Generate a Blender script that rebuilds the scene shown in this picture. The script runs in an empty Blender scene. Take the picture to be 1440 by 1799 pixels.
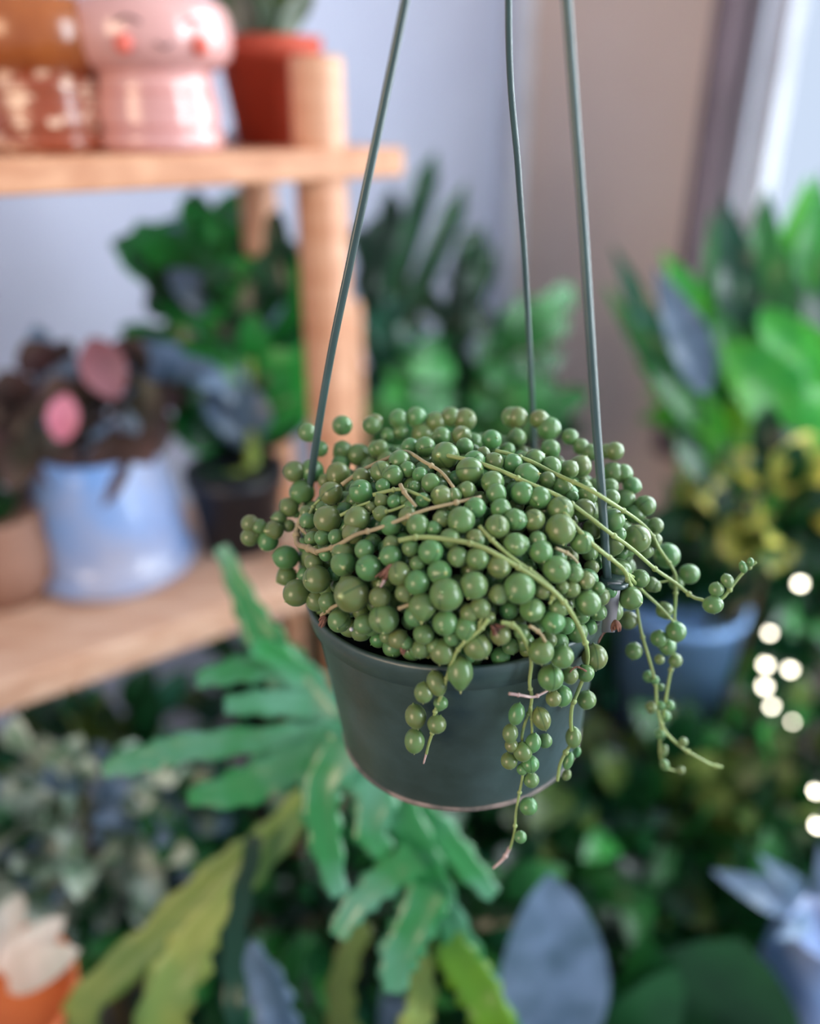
import bpy, math, random
from mathutils import Vector, Matrix, noise
random.seed(11)
S = bpy.context.scene
COL = S.collection
PI = math.pi
V = Vector

# ------------------------------------------------------------------ camera
PITCH = math.radians(26)
F = 1440.0
CAM = V((0, 0, 1.45))
c_, s_ = math.cos(PITCH), math.sin(PITCH)
FW = V((0, c_, -s_)); UP = V((0, s_, c_)); RT = V((1, 0, 0))
def P(px, py, d):
    """point at depth d (metres along the view axis) seen at photo pixel px,py"""
    return CAM + FW*d + RT*((px-720)/F*d) + UP*((900-py)/F*d)
cam = bpy.data.cameras.new('camera'); co = bpy.data.objects.new('camera', cam); COL.objects.link(co)
co.location = CAM; co.rotation_euler = (PI/2-PITCH, 0, 0)
cam.sensor_fit = 'HORIZONTAL'; cam.sensor_width = 36; cam.lens = 36
cam.clip_start = .01
cam.dof.use_dof = True; cam.dof.focus_distance = .340; cam.dof.aperture_fstop = 36/13.5
cam.dof.aperture_blades = 0
S.camera = co

# ------------------------------------------------------------------ helpers
def lin(c):
    return tuple(((x/255)/12.92 if x/255 <= .04045 else ((x/255+.055)/1.055)**2.4) for x in c)
def mat(name, rgb, rough=.5, rgb2=None, scale=8, spec=.5, sss=0, trans=0, emis=0, bump=0, bscale=60, isl=0, coat=0, detail=3, stretch=None, lo=.35, hi=.65, metal=0):
    m = bpy.data.materials.new(name); m.use_nodes = True
    nt = m.node_tree; N = nt.nodes; L = nt.links
    b = N['Principled BSDF']
    b.inputs['Roughness'].default_value = rough
    b.inputs['Specular IOR Level'].default_value = spec
    b.inputs['Coat Weight'].default_value = coat
    b.inputs['Metallic'].default_value = metal
    c1 = (*lin(rgb), 1)
    tc = N.new('ShaderNodeTexCoord')
    vec = tc.outputs['Object']
    if stretch:
        mp = N.new('ShaderNodeMapping'); mp.inputs['Scale'].default_value = stretch
        L.new(vec, mp.inputs['Vector']); vec = mp.outputs['Vector']
    nz = N.new('ShaderNodeTexNoise'); nz.inputs['Scale'].default_value = scale; nz.inputs['Detail'].default_value = detail
    L.new(vec, nz.inputs['Vector'])
    rp = N.new('ShaderNodeValToRGB')
    rp.color_ramp.elements[0].position = lo; rp.color_ramp.elements[1].position = hi
    rp.color_ramp.elements[0].color = c1
    c2 = (*lin(rgb2), 1) if rgb2 else tuple(x*.82 for x in c1[:3])+(1,)
    rp.color_ramp.elements[1].color = c2
    L.new(nz.outputs['Fac'], rp.inputs['Fac'])
    out = rp.outputs['Color']
    if isl:
        g = N.new('ShaderNodeNewGeometry'); oi = N.new('ShaderNodeObjectInfo')
        ad = N.new('ShaderNodeMath'); ad.operation = 'ADD'
        L.new(g.outputs['Random Per Island'], ad.inputs[0]); L.new(oi.outputs['Random'], ad.inputs[1])
        fr = N.new('ShaderNodeMath'); fr.operation = 'FRACT'; L.new(ad.outputs[0], fr.inputs[0])
        mr = N.new('ShaderNodeMapRange'); mr.inputs['To Min'].default_value = 1-isl; mr.inputs['To Max'].default_value = 1+isl
        L.new(fr.outputs[0], mr.inputs['Value'])
        mx = N.new('ShaderNodeVectorMath'); mx.operation = 'SCALE'
        L.new(out, mx.inputs[0]); L.new(mr.outputs[0], mx.inputs['Scale']); out = mx.outputs[0]
    L.new(out, b.inputs['Base Color'])
    if sss:
        b.inputs['Subsurface Weight'].default_value = sss
        b.inputs['Subsurface Radius'].default_value = (.4, 1, .25)
        b.inputs['Subsurface Scale'].default_value = .003
    if trans:
        t = N.new('ShaderNodeBsdfTranslucent'); L.new(out, t.inputs['Color'])
        ms = N.new('ShaderNodeMixShader'); ms.inputs['Fac'].default_value = trans
        L.new(b.outputs[0], ms.inputs[1]); L.new(t.outputs[0], ms.inputs[2])
        L.new(ms.outputs[0], N['Material Output'].inputs['Surface'])
    if emis:
        b.inputs['Emission Color'].default_value = c1; b.inputs['Emission Strength'].default_value = emis
    if bump:
        n2 = N.new('ShaderNodeTexNoise'); n2.inputs['Scale'].default_value = bscale
        L.new(vec, n2.inputs['Vector'])
        bp = N.new('ShaderNodeBump'); bp.inputs['Strength'].default_value = bump; bp.inputs['Distance'].default_value = .002
        L.new(n2.outputs['Fac'], bp.inputs['Height']); L.new(bp.outputs[0], b.inputs['Normal'])
    return m

def wloc(o):
    p = V((0, 0, 0))
    while o: p = p + o.location; o = o.parent
    return p
class MB:
    def __init__(s): s.v = []; s.f = []; s.mi = []; s.cur = 0
    def add(s, vs, fs):
        n = len(s.v); s.v += [V(v) for v in vs]; s.f += [tuple(i+n for i in f) for f in fs]; s.mi += [s.cur]*len(fs)
    def build(s, name, m, parent=None, smooth=True, origin=None):
        me = bpy.data.meshes.new(name)
        o = bpy.data.objects.new(name, me); COL.objects.link(o)
        if parent: o.parent = parent; off = wloc(parent)
        else:
            off = V(origin) if origin is not None else V((0, 0, 0)); o.location = off
        me.from_pydata([tuple(v-off) for v in s.v], [], s.f)
        for mm in (m if isinstance(m, (list, tuple)) else [m]): me.materials.append(mm)
        if max(s.mi, default=0):
            for p, i in zip(me.polygons, s.mi): p.material_index = i
        if smooth: me.polygons.foreach_set('use_smooth', [True]*len(me.polygons))
        me.update()
        return o
    def tube(s, pts, r, n=8, cap=True, sect=None):
        pts = [V(p) for p in pts]; m = len(pts)
        rr = r if isinstance(r, (list, tuple)) else [r]*m
        vs = []; fs = []
        t0 = (pts[1]-pts[0]).normalized()
        a = t0.orthogonal().normalized()
        for i, p in enumerate(pts):
            t = (pts[min(i+1, m-1)]-pts[max(i-1, 0)]).normalized()
            a = (a - t*a.dot(t)).normalized(); b = t.cross(a)
            for k in range(n):
                th = 2*PI*k/n
                q = 1 if not sect else sect(th)
                vs.append(p+(a*math.cos(th)+b*math.sin(th))*rr[i]*q)
        for i in range(m-1):
            for k in range(n):
                fs.append((i*n+k, i*n+(k+1) % n, (i+1)*n+(k+1) % n, (i+1)*n+k))
        if cap:
            fs.append(tuple(range(n-1, -1, -1))); fs.append(tuple((m-1)*n+k for k in range(n)))
        s.add(vs, fs)
    def lathe(s, prof, c, n=40, tilt=0, sx=1, sy=1, M=None):
        c = V(c); vs = []; fs = []; m = len(prof)
        for r, z in prof:
            for k in range(n):
                th = 2*PI*k/n
                x, y = r*math.cos(th)*sx, r*math.sin(th)*sy
                p = V((x, y, z))
                if tilt: p = V((x*math.cos(tilt)-z*math.sin(tilt), y, x*math.sin(tilt)+z*math.cos(tilt)))
                if M: p = M @ p
                vs.append(c+p)
        for i in range(m-1):
            for k in range(n):
                fs.append((i*n+k, i*n+(k+1) % n, (i+1)*n+(k+1) % n, (i+1)*n+k))
        if prof[0][0] > 1e-6: fs.append(tuple(range(n-1, -1, -1)))
        if prof[-1][0] > 1e-6: fs.append(tuple((m-1)*n+k for k in range(n)))
        s.add(vs, fs)
    def box(s, c, x, y, z):
        """box about c; x,y,z are full edge vectors"""
        c = V(c); x = V(x)/2; y = V(y)/2; z = V(z)/2
        vs = [c+x*i+y*j+z*k for k in (-1, 1) for j in (-1, 1) for i in (-1, 1)]
        s.add(vs, [(0, 2, 3, 1), (4, 5, 7, 6), (0, 1, 5, 4), (2, 6, 7, 3), (0, 4, 6, 2), (1, 3, 7, 5)])
    def ball(s, c, r, M=None, nu=14, nv=9):
        c = V(c); vs = []; fs = []
        rx, ry, rz = r if isinstance(r, (list, tuple)) else (r, r, r)
        for j in range(nv+1):
            ph = PI*j/nv
            for i in range(nu):
                th = 2*PI*i/nu
                p = V((math.sin(ph)*math.cos(th)*rx, math.sin(ph)*math.sin(th)*ry, math.cos(ph)*rz))
                vs.append(c+(M @ p if M else p))
        for j in range(nv):
            for i in range(nu):
                fs.append((j*nu+i, (j+1)*nu+i, (j+1)*nu+(i+1) % nu, j*nu+(i+1) % nu))
        s.add(vs, fs)
    def leaf(s, base, tip, nrm, w, bend=.12, fold=.25, shape='oval', wav=0, seg=9, wn=3, teeth=0, thick=0):
        base = V(base); tip = V(tip); ax = tip-base; L = ax.length
        if L < 1e-6: return
        a = ax/L; nrm = V(nrm); nrm = (nrm-a*nrm.dot(a))
        if nrm.length < 1e-4: nrm = a.orthogonal()
        nrm.normalize(); sd = a.cross(nrm)
        vs = []; fs = []; ph = random.random()*6
        for i in range(seg+1):
            t = i/seg
            if shape == 'oval': hw = math.sin(PI*min(1, t*.97+.03))**.65
            elif shape == 'lance': hw = math.sin(PI*(t*.98+.02)**.75)**.9
            elif shape == 'strap': hw = min(1, 4*t+.15)*min(1, (1-t)*5+.03)
            elif shape == 'lobe': hw = (.55+.45*math.sin(PI*t**1.3))*min(1, ((1-t)*6)**.5+.02)
            elif shape == 'heart': hw = (math.sin(PI*(t*.97+.03)**.6))**.8
            elif shape == 'spoon': hw = .25+.75*math.sin(PI*max(0, (t-.25))/.78)**.8 if t > .25 else .25*(1-t)
            hw = max(hw, .02)*w/2
            cpos = base+ax*t+nrm*(bend*L*math.sin(PI*t))
            for k in range(5):
                q = (k-2)/2
                h = hw
                if teeth and abs(q) == 1: h = hw*(1+teeth*math.sin(i*2.6+ph+(q > 0)*1.5))
                z = fold*abs(q)*hw + (wav*hw*math.sin(wn*2*PI*t+ph+q*1.5) if abs(q) == 1 else 0)
                vs.append(cpos+sd*(q*h)+nrm*z)
        for i in range(seg):
            for k in range(4):
                fs.append((i*5+k, i*5+k+1, (i+1)*5+k+1, (i+1)*5+k))
        if thick:
            n = len(vs); vs2 = [v-nrm*thick for v in vs]
            f2 = [tuple(reversed([i+n for i in f])) for f in fs]
            edge = []
            for i in range(seg):
                for k in (0, 4):
                    a0 = i*5+k; b0 = (i+1)*5+k
                    edge.append((a0, b0, b0+n, a0+n) if k == 0 else (b0, a0, a0+n, b0+n))
            edge.append((0, n, n+1, 1)); edge.append((1, n+1, n+2, 2)); edge.append((2, n+2, n+3, 3)); edge.append((3, n+3, n+4, 4))
            vs = vs+vs2; fs = fs+f2+edge
        s.add(vs, fs)

def smooth(pts, k=5):
    pts = [V(p) for p in pts]; out = []
    for i in range(len(pts)-1):
        p0 = pts[max(i-1, 0)]; p1 = pts[i]; p2 = pts[i+1]; p3 = pts[min(i+2, len(pts)-1)]
        for j in range(k):
            t = j/k
            out.append(.5*((2*p1)+(p2-p0)*t+(2*p0-5*p1+4*p2-p3)*t*t+(3*p1-p0-3*p2+p3)*t**3))
    out.append(pts[-1]); return out
def tag(o, label=None, cat=None, group=None, kind=None):
    if label: o['label'] = label
    if cat: o['category'] = cat
    if group: o['group'] = group
    if kind: o['kind'] = kind
    return o
def empty(name, loc, label, cat, group=None):
    o = bpy.data.objects.new(name, None); COL.objects.link(o); o.location = loc; o.empty_display_size = .02
    return tag(o, label, cat, group)
def rnd(a, b): return random.uniform(a, b)
def rv(): 
    while True:
        v = V((rnd(-1, 1), rnd(-1, 1), rnd(-1, 1)))
        if .05 < v.length < 1: return v.normalized()

# ------------------------------------------------------------------ materials
M_wall = mat('wall paint lavender white', (188, 192, 212), .8, (182, 186, 208), 3)
M_beige = mat('wall paint warm beige', (226, 200, 184), .8, (218, 190, 172), 2)
M_trimw = mat('white painted trim', (215, 215, 225), .5)
M_trimd = mat('taupe painted window frame', (120, 100, 105), .5)
M_floor = mat('dark wooden floor', (42, 34, 28), .5, (30, 24, 20), 5, stretch=(1, 8, 1))
M_bench = mat('dark stained wood', (40, 34, 26), .6, (28, 24, 18), 5, stretch=(8, 1, 1))
M_wood = mat('pale honey pine', (212, 160, 128), .5, (196, 138, 104), 7, stretch=(1, 1, 7), bump=.1)
M_board = mat('honey pine board', (214, 158, 122), .5, (194, 134, 98), 6, stretch=(2, 9, 9), bump=.1)
M_board2 = mat('pale pine board', (214, 176, 152), .55, (194, 150, 124), 6, stretch=(2, 9, 9), bump=.1)
M_dkplastic = mat('dark grey green pot plastic', (50, 70, 66), .42, (72, 96, 98), 22, spec=.8, bump=.12, bscale=180, lo=.4, hi=.75, detail=6)
M_rimedge = mat('scuffed pot base edge with highlight', (148, 132, 126), .6, (84, 84, 80), 70, lo=.4, hi=.6)  # pale tone mixes dirt on the edge with a painted edge highlight
M_wire = mat('dark green hanger plastic', (62, 84, 82), .28, (50, 70, 70), 30, spec=.7)
M_soil = mat('dark potting soil', (34, 26, 20), .95, (20, 15, 12), 120, bump=.6, bscale=300)
M_stem = mat('pale green stem', (150, 168, 104), .5, (136, 150, 92), 60, sss=.1)
M_stemb = mat('tan woody stem', (176, 160, 122), .6, (150, 132, 100), 80)
M_dead = mat('withered pinkish brown flower', (150, 104, 88), .8, (90, 58, 48), 200)
M_twig = mat('dry pinkish white twig', (214, 190, 184), .7, (170, 140, 136), 150)
M_tip = mat('pale leaf tip', (190, 196, 130), .5)
def pearl_mat(name, a, b, line, tipc=(186, 190, 128)):
    m = bpy.data.materials.new(name); m.use_nodes = True
    nt = m.node_tree; N = nt.nodes; L = nt.links; bs = N['Principled BSDF']
    tc = N.new('ShaderNodeTexCoord'); nz = N.new('ShaderNodeTexNoise'); nz.inputs['Scale'].default_value = 150 if line == 0 else 1.2
    L.new(tc.outputs['Object'], nz.inputs['Vector'])
    g = N.new('ShaderNodeNewGeometry'); oi = N.new('ShaderNodeObjectInfo')
    ad = N.new('ShaderNodeMath'); ad.operation = 'ADD'; L.new(g.outputs['Random Per Island'], ad.inputs[0]); L.new(oi.outputs['Random'], ad.inputs[1])
    fr = N.new('ShaderNodeMath'); fr.operation = 'FRACT'; L.new(ad.outputs[0], fr.inputs[0])
    ad2 = N.new('ShaderNodeMath'); ad2.operation = 'MULTIPLY_ADD'; ad2.inputs[1].default_value = .7
    L.new(fr.outputs[0], ad2.inputs[0]); 
    sb = N.new('ShaderNodeMath'); sb.operation = 'MULTIPLY_ADD'; sb.inputs[1].default_value = .8; sb.inputs[2].default_value = -.25
    L.new(nz.outputs['Fac'], sb.inputs[0]); L.new(sb.outputs[0], ad2.inputs[2])
    rp = N.new('ShaderNodeValToRGB'); rp.color_ramp.elements[0].color = (*lin(a), 1); rp.color_ramp.elements[1].color = (*lin(b), 1)
    L.new(ad2.outputs[0], rp.inputs['Fac'])
    out = rp.outputs['Color']
    if line:
        sx = N.new('ShaderNodeSeparateXYZ'); L.new(tc.outputs['Object'], sx.inputs[0])
        ab = N.new('ShaderNodeMath'); ab.operation = 'ABSOLUTE'; L.new(sx.outputs['X'], ab.inputs[0])
        mr = N.new('ShaderNodeMapRange'); mr.inputs['From Min'].default_value = .03; mr.inputs['From Max'].default_value = .10
        mr.inputs['To Min'].default_value = .62; mr.inputs['To Max'].default_value = 0
        L.new(ab.outputs[0], mr.inputs['Value'])
        gt = N.new('ShaderNodeMath'); gt.operation = 'GREATER_THAN'; gt.inputs[1].default_value = 0; L.new(sx.outputs['Y'], gt.inputs[0])
        ml = N.new('ShaderNodeMath'); ml.operation = 'MULTIPLY'; L.new(gt.outputs[0], ml.inputs[0]); L.new(mr.outputs[0], ml.inputs[1])
        mx = N.new('ShaderNodeMix'); mx.data_type = 'RGBA'; L.new(ml.outputs[0], mx.inputs['Factor'])
        L.new(out, mx.inputs['A']); mx.inputs['B'].default_value = (*lin((52, 84, 44)), 1); out = mx.outputs['Result']
        # pale mucro at the tip (local +Z)
        gz = N.new('ShaderNodeMapRange'); gz.inputs['From Min'].default_value = 1.0; gz.inputs['From Max'].default_value = 1.1
        L.new(sx.outputs['Z'], gz.inputs['Value'])
        mx2 = N.new('ShaderNodeMix'); mx2.data_type = 'RGBA'; L.new(gz.outputs[0], mx2.inputs['Factor']); L.new(out, mx2.inputs['A'])
        mx2.inputs['B'].default_value = (*lin(tipc), 1); out = mx2.outputs['Result']
    L.new(out, bs.inputs['Base Color'])
    bs.inputs['Roughness'].default_value = .3; bs.inputs['Specular IOR Level'].default_value = .62
    bs.inputs['Subsurface Weight'].default_value = .18; bs.inputs['Subsurface Radius'].default_value = (.5, 1, .3); bs.inputs['Subsurface Scale'].default_value = .002
    bs.inputs['Sheen Weight'].default_value = .12; bs.inputs['Sheen Roughness'].default_value = .4; bs.inputs['Sheen Tint'].default_value = (.75, .95, .85, 1)
    bp = N.new('ShaderNodeBump'); bp.inputs['Strength'].default_value = .08; bp.inputs['Distance'].default_value = .0004
    L.new(nz.outputs['Fac'], bp.inputs['Height']); L.new(bp.outputs[0], bs.inputs['Normal'])
    return m
M_pearl = pearl_mat('string of pearls leaf', (78, 136, 80), (112, 119, 68), 1)
M_pearlf = pearl_mat('string of pearls leaf far', (80, 136, 82), (112, 119, 70), 0)
def G(name, rgb, rgb2=None, rough=.35, tr=.2, spec=.5, sc=12): return mat(name, rgb, rough, rgb2, sc, spec=spec, trans=tr, isl=.35)
M_g_dark = G('dark glossy leaf', (24, 72, 36), (14, 48, 26), rough=.28)
M_g_mid = G('mid green leaf', (52, 130, 54), (38, 100, 50))
M_g_em = G('emerald leaf', (48, 156, 66), (34, 118, 52), rough=.28)
M_g_bright = G('bright green leaf', (84, 176, 40), (50, 150, 62), tr=.35)
M_g_teal = G('blue green leaf', (34, 88, 66), (24, 70, 48), rough=.28)
M_g_olive = G('olive leaf', (92, 110, 50), (70, 92, 44))
M_g_frond = mat('jade frond leaf', (46, 128, 66), .3, (92, 152, 122), 16, trans=.1, coat=.35, isl=.0, lo=.42, hi=.62, bump=.5, bscale=60)  # second, bluish tone paints in the gloss highlights
M_g_yellow = G('yellow green leaf', (150, 162, 84), (98, 132, 68))
M_g_lime = G('lime edged leaf', (120, 168, 30), (84, 140, 40))
M_g_silver = G('silvery blue leaf', (120, 142, 172), (84, 108, 128), sc=30)
M_g_var = G('white and green variegated leaf', (190, 200, 186), (60, 104, 70), sc=34, tr=.15)
M_g_croton = G('yellow and green croton leaf', (234, 214, 104), (84, 128, 52), sc=30, tr=.25)
M_g_burg = G('burgundy leaf', (84, 54, 56), (48, 50, 38), rough=.45)
M_g_pink = G('pink leaf', (226, 150, 170), (190, 96, 120), sc=20)
M_g_stemg = mat('yellow green stalk', (150, 176, 76), .5)
M_trunk = mat('brown woody stalk', (90, 78, 50), .7)
M_terr = mat('red terracotta', (186, 72, 44), .7, (172, 62, 38), 10)
M_terro = mat('orange terracotta', (210, 116, 62), .7, (190, 96, 50), 10)
M_brown = mat('orange brown glaze', (176, 100, 50), .25, (140, 70, 34), 14, coat=.4)
M_speck = mat('speckled terracotta glaze', (236, 196, 170), .3, (156, 76, 48), 55, coat=.4, lo=.42, hi=.5)
M_pinkc = mat('pink blush glaze', (222, 170, 164), .2, (214, 158, 154), 8, coat=.5)
M_pinkb = mat('rosy glaze band', (222, 150, 142), .25, coat=.4)
M_facel = mat('dark painted face line', (96, 70, 70), .4)
M_cheek = mat('coral painted cheek', (232, 112, 96), .4)
M_bluec = mat('pale blue glaze', (112, 154, 214), .3, (160, 164, 188), 9, coat=.3)
M_blue = mat('sky blue plastic', (140, 184, 240), .3, (132, 176, 234))
M_black = mat('black plastic', (26, 28, 36), .4)
M_white = mat('white ceramic', (228, 226, 236), .3, coat=.3)
M_tan = mat('tan clay', (150, 110, 92), .7)
M_sunspeck = mat('glowing warm white bulb', (255, 246, 222), .3, (255, 246, 222), emis=13)  # glow stands in for sun specks between the leaves

# ------------------------------------------------------------------ the room
du = V((.82, .572, 0)).normalized()       # along the back wall, to the right
dn = V((-du.y, du.x, 0))                  # away from camera
CORN = V((.22, 1.9, 0))
def slab(name, a, b, z0, z1, th, m, side):
    mb = MB(); a = V(a); b = V(b); c = (a+b)/2+V(side)*th/2; c.z = (z0+z1)/2
    mb.box(c, b-a, V(side)*th, V((0, 0, z1-z0)))
    return mb
o = slab('w', CORN-du*2.6, CORN, 0, 2.7, .1, M_wall, dn).build('wall_back', M_wall, smooth=False); tag(o, kind='structure')
rd = -dn                                   # along the right wall towards the camera
WZ0, WZ1 = .85, 2.35; WT0, WT1 = .475, 1.75
mb = MB()
for t0, t1, z0, z1 in ((0, WT0, 0, 2.7), (WT1, 2.6, 0, 2.7), (WT0, WT1, 0, WZ0), (WT0, WT1, WZ1, 2.7)):
    a = CORN+rd*t0; b = CORN+rd*t1; cc = (a+b)/2+du*.05; cc.z = (z0+z1)/2
    mb.box(cc, b-a, du*.1, V((0, 0, z1-z0)))
tag(mb.build('wall_right', M_beige, smooth=False), kind='structure')
# white corner trim
mb = MB(); cc = CORN-du*.02+rd*.02; cc = V((cc.x, cc.y, 1.35)); mb.box(cc, du*.04, rd*.045, V((0, 0, 2.7)))
tag(mb.build('trim_1', M_trimw, smooth=False), kind='structure')
# window
mb = MB()
for t in (WT0+.012, WT0+.62, WT1-.02):
    cc = CORN+rd*t+du*.03; cc.z = (WZ0+WZ1)/2; mb.box(cc, rd*.03, du*.09, V((0, 0, WZ1-WZ0)))
for z in (WZ0+.02, WZ1-.02):
    cc = CORN+rd*(WT0+WT1)/2+du*.03; cc.z = z; mb.box(cc, rd*(WT1-WT0), du*.09, V((0, 0, .04)))
win = mb.build('window_1', M_trimd, smooth=False); tag(win, kind='structure')
mb = MB()
for t in (WT0+.085,):
    cc = CORN+rd*t+du*.05; cc.z = (WZ0+WZ1)/2; mb.box(cc, rd*.035, du*.04, V((0, 0, WZ1-WZ0-.08)))
mb.build('window_frame', M_trimw, win, smooth=False)
mg = bpy.data.materials.new('window glass'); mg.use_nodes = True
b = mg.node_tree.nodes['Principled BSDF']; b.inputs['Transmission Weight'].default_value = 1; b.inputs['Roughness'].default_value = 0; b.inputs['IOR'].default_value = 1.05
mb = MB(); cc = CORN+rd*(WT0+WT1)/2+du*.07; cc.z = (WZ0+WZ1)/2; mb.box(cc, rd*(WT1-WT0-.04), du*.004, V((0, 0, WZ1-WZ0-.06)))
mb.build('window_pane', mg, win, smooth=False)
# floor
mb = MB(); mb.box(CORN-du*1.25+rd*1.25+V((0, 0, -.05)), du*2.9, dn*2.8, V((0, 0, .1)))
tag(mb.build('floor', M_floor, smooth=False), kind='structure')
# beam that carries the hanging basket
APEX = P(923, -1044, .232)
mb = MB(); mb.box((APEX.x, APEX.y, 2.06), (1.4, 0, 0), (0, .06, 0), (0, 0, .08))
tag(mb.build('trim_2', M_trimw, smooth=False), kind='structure')

# ------------------------------------------------------------------ bench
BZ = .42
mb = MB(); 
bc = V((.18, 1.12, 0)); bq = bc+du*.06-dn*.09
bm = empty('plant_bench', (bc.x, bc.y, 0), 'low dark wooden bench carrying the crowd of leafy plants', 'bench')
mb.box((bq.x, bq.y, BZ-.02), du*.78, dn*1.14, (0, 0, .04)); mb.build('bench_top', M_bench, bm, smooth=False)
for i in (-1, 1):
    for j in (-1, 1):
        mb = MB(); q = bq+du*.34*i+dn*.52*j; mb.box((q.x, q.y, (BZ-.04)/2), du*.06, dn*.06, (0, 0, BZ-.04)); mb.build('leg', M_bench, bm, smooth=False)

def sup(x, y):
    r = V((x, y, 0))-bq
    return .42 if abs(r.dot(du)) < .39 and abs(r.dot(dn)) < .57 else 0
# ------------------------------------------------------------------ wooden shelf stand
SA = V((-.3, .65, 0)); SD = (V((-.011, .852, 0))-SA).normalized(); SN = V((-SD.y, SD.x, 0))
Z1 = 1.42; Z2 = .985
st = empty('plant_stand', (SA.x, SA.y, 0), 'honey pine two-tier plant stand with round posts by the pale wall', 'shelf')
def board(z, m, a0, a1, dep, th, name='shelf_board'):
    mb = MB(); cc = SA+SD*(a0+a1)/2+SN*dep/2; cc.z = z-th/2
    mb.box(cc, SD*(a1-a0), SN*dep, (0, 0, th)); o = mb.build(name, m, st, smooth=False)
    bv = o.modifiers.new('b', 'BEVEL'); bv.width = .003; bv.segments = 2
board(Z1, M_board, -.75, .36, .24, .026)
board(Z2, M_board2, -.75, .34, .27, .034)
def post(p, ztop, r=.0245):
    mb = MB(); prof = [(r, .004), (r, ztop-.006), (r*.93, ztop-.001), (0.0001, ztop)]
    mb.lathe(prof, (p.x, p.y, 0), 28); mb.build('post', M_wood, st)
fp = SA+SD*.284+SN*.030
post(fp, 1.496)
post(SA+SD*.30+SN*.205, 1.40, .0205)
post(SA-SD*.72+SN*.028, 1.508); post(SA-SD*.72+SN*.215, 1.508)
def onshelf(px, z, off):
    """point on the stand at board height z, off metres behind the front edge, seen at px"""
    for k in range(4000):
        q = SA+SD*(-.9+k*.0004)+SN*off; q.z = z
        r = q-CAM; d = r.dot(FW)
        if 720+F*r.dot(RT)/d >= px: return q
    return q

# ------------------------------------------------------------------ pots on the upper shelf
def face_pot(loc, s, label, m_head, m_body, face, group=None):
    zs = .755
    e = empty('face_planter', loc, label, 'planter', group)
    b = MB(); b.lathe([(r*s, z*s*zs) for r, z in ((.037, 0), (.041, .003), (.041, .014), (.038, .017), (.040, .03), (.0365, .05), (.037, .064))], loc, 40)
    b.build('body', m_body, e)
    for z in (.018, .026, .034, .044):
        t = MB(); t.lathe([(.0372*s, z*s*zs), (.0400*s if z > .02 else .0415*s, (z+.0012)*s*zs), (.0372*s, (z+.0024)*s*zs)], loc, 40); t.build('painted_ring', M_pinkb if face else M_brown, e)
    h = MB(); h.lathe([(r*s, z*s*zs) for r, z in ((.034, .060), (.045, .065), (.051, .074), (.0525, .086), (.0515, .1), (.048, .110), (.043, .114), (.038, .110), (.037, .095), (.0001, .09))], loc, 48)
    hd = h.build('head', m_head, e)
    if face:
        fd = V((CAM.x-loc.x, CAM.y-loc.y, 0)).normalized(); sd = V((-fd.y, fd.x, 0))
        def at(a, z): 
            u = fd*math.cos(a)+sd*math.sin(a); r = .0522*s
            return V(loc)+u*r+V((0, 0, z*s*zs))
        for a0 in (-.22, .52):
            t = MB(); t.tube([at(a0-.14+.28*k/6, .092+.004*math.sin(PI*k/6)) for k in range(7)], .0009*s, 6); t.build('eye', M_facel, hd)
            t = MB(); t.ball(at(a0+(.07 if a0 > 0 else -.07), .078), .0055*s, nu=12, nv=8); t.build('cheek', M_cheek, hd)
        t = MB(); t.tube([at(.06+.18*k/6, .079-.003*math.sin(PI*k/6)) for k in range(7)], .0008*s, 6); t.build('mouth', M_facel, hd)
    return e
def sprout(e, loc, z, n, L, w, m, spread=.6, shape='lance', name='foliage'):
    b = MB()
    for i in range(n):
        a = rnd(0, 2*PI); q = V(loc)+V((math.cos(a)*.012, math.sin(a)*.012, z))
        d = V((math.cos(a)*rnd(0, spread), math.sin(a)*rnd(0, spread), 1)).normalized()*L*rnd(.6, 1.1)
        b.leaf(q, q+d, V((math.cos(a), math.sin(a), .3)), w*rnd(.7, 1.2), -.12, .3, shape)
    return b.build(name, m, e)
q = onshelf(286, Z1, .0565)
pk = face_pot(q, 1.30, 'glossy pink two-bulge planter with painted face and red cheeks on upper shelf', M_pinkc, M_pinkc, True)
sprout(pk, q, .09, 14, .045, .014, M_g_olive)
q = onshelf(98, Z1, .095)
bp_ = face_pot(q, 1.28, 'orange brown capped planter on a speckled base at left of upper shelf', M_brown, M_speck, False)
sprout(bp_, q, .09, 12, .045, .016, M_g_dark)
q = onshelf(482, Z1, .115)
e = empty('terracotta_pot', q, 'plain red terracotta pot beside the post on the upper shelf', 'plant pot')
b = MB(); b.lathe([(.036, 0), (.047, .074), (.051, .074), (.052, .094), (.048, .094), (.045, .09), (.0001, .088)], q, 40); b.build('pot', M_terr, e)
sprout(e, q, .09, 16, .085, .012, M_g_olive, .9)
sprout(e, q, .09, 9, .07, .03, M_g_var, 1.3, 'oval', 'pale_leaves')
q = onshelf(440, Z1, .19)
e = empty('white_bowl', q, 'shallow white bowl of pale plants behind the pink planter', 'bowl')
b = MB(); b.lathe([(.03, 0), (.034, .004), (.012, .02), (.012, .105), (.04, .118), (.046, .132), (.043, .132), (.036, .122), (.0001, .12)], q, 32); b.build('bowl', M_white, e)
sprout(e, q, .122, 18, .07, .02, M_g_silver, 1.0)
q = onshelf(190, Z1, .165)
e = empty('bud_vase', q, 'slim pale lilac vase between the two capped planters', 'vase')
b = MB(); b.lathe([(.016, 0), (.022, .02), (.02, .06), (.010, .085), (.013, .1), (.011, .1), (.0001, .07)], q, 28); b.build('vase', M_white, e)
q = onshelf(-12, Z1, .14)
e = empty('small_dark_pot', q, 'small black pot of dark leaves at the far left of upper shelf', 'plant pot')
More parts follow.
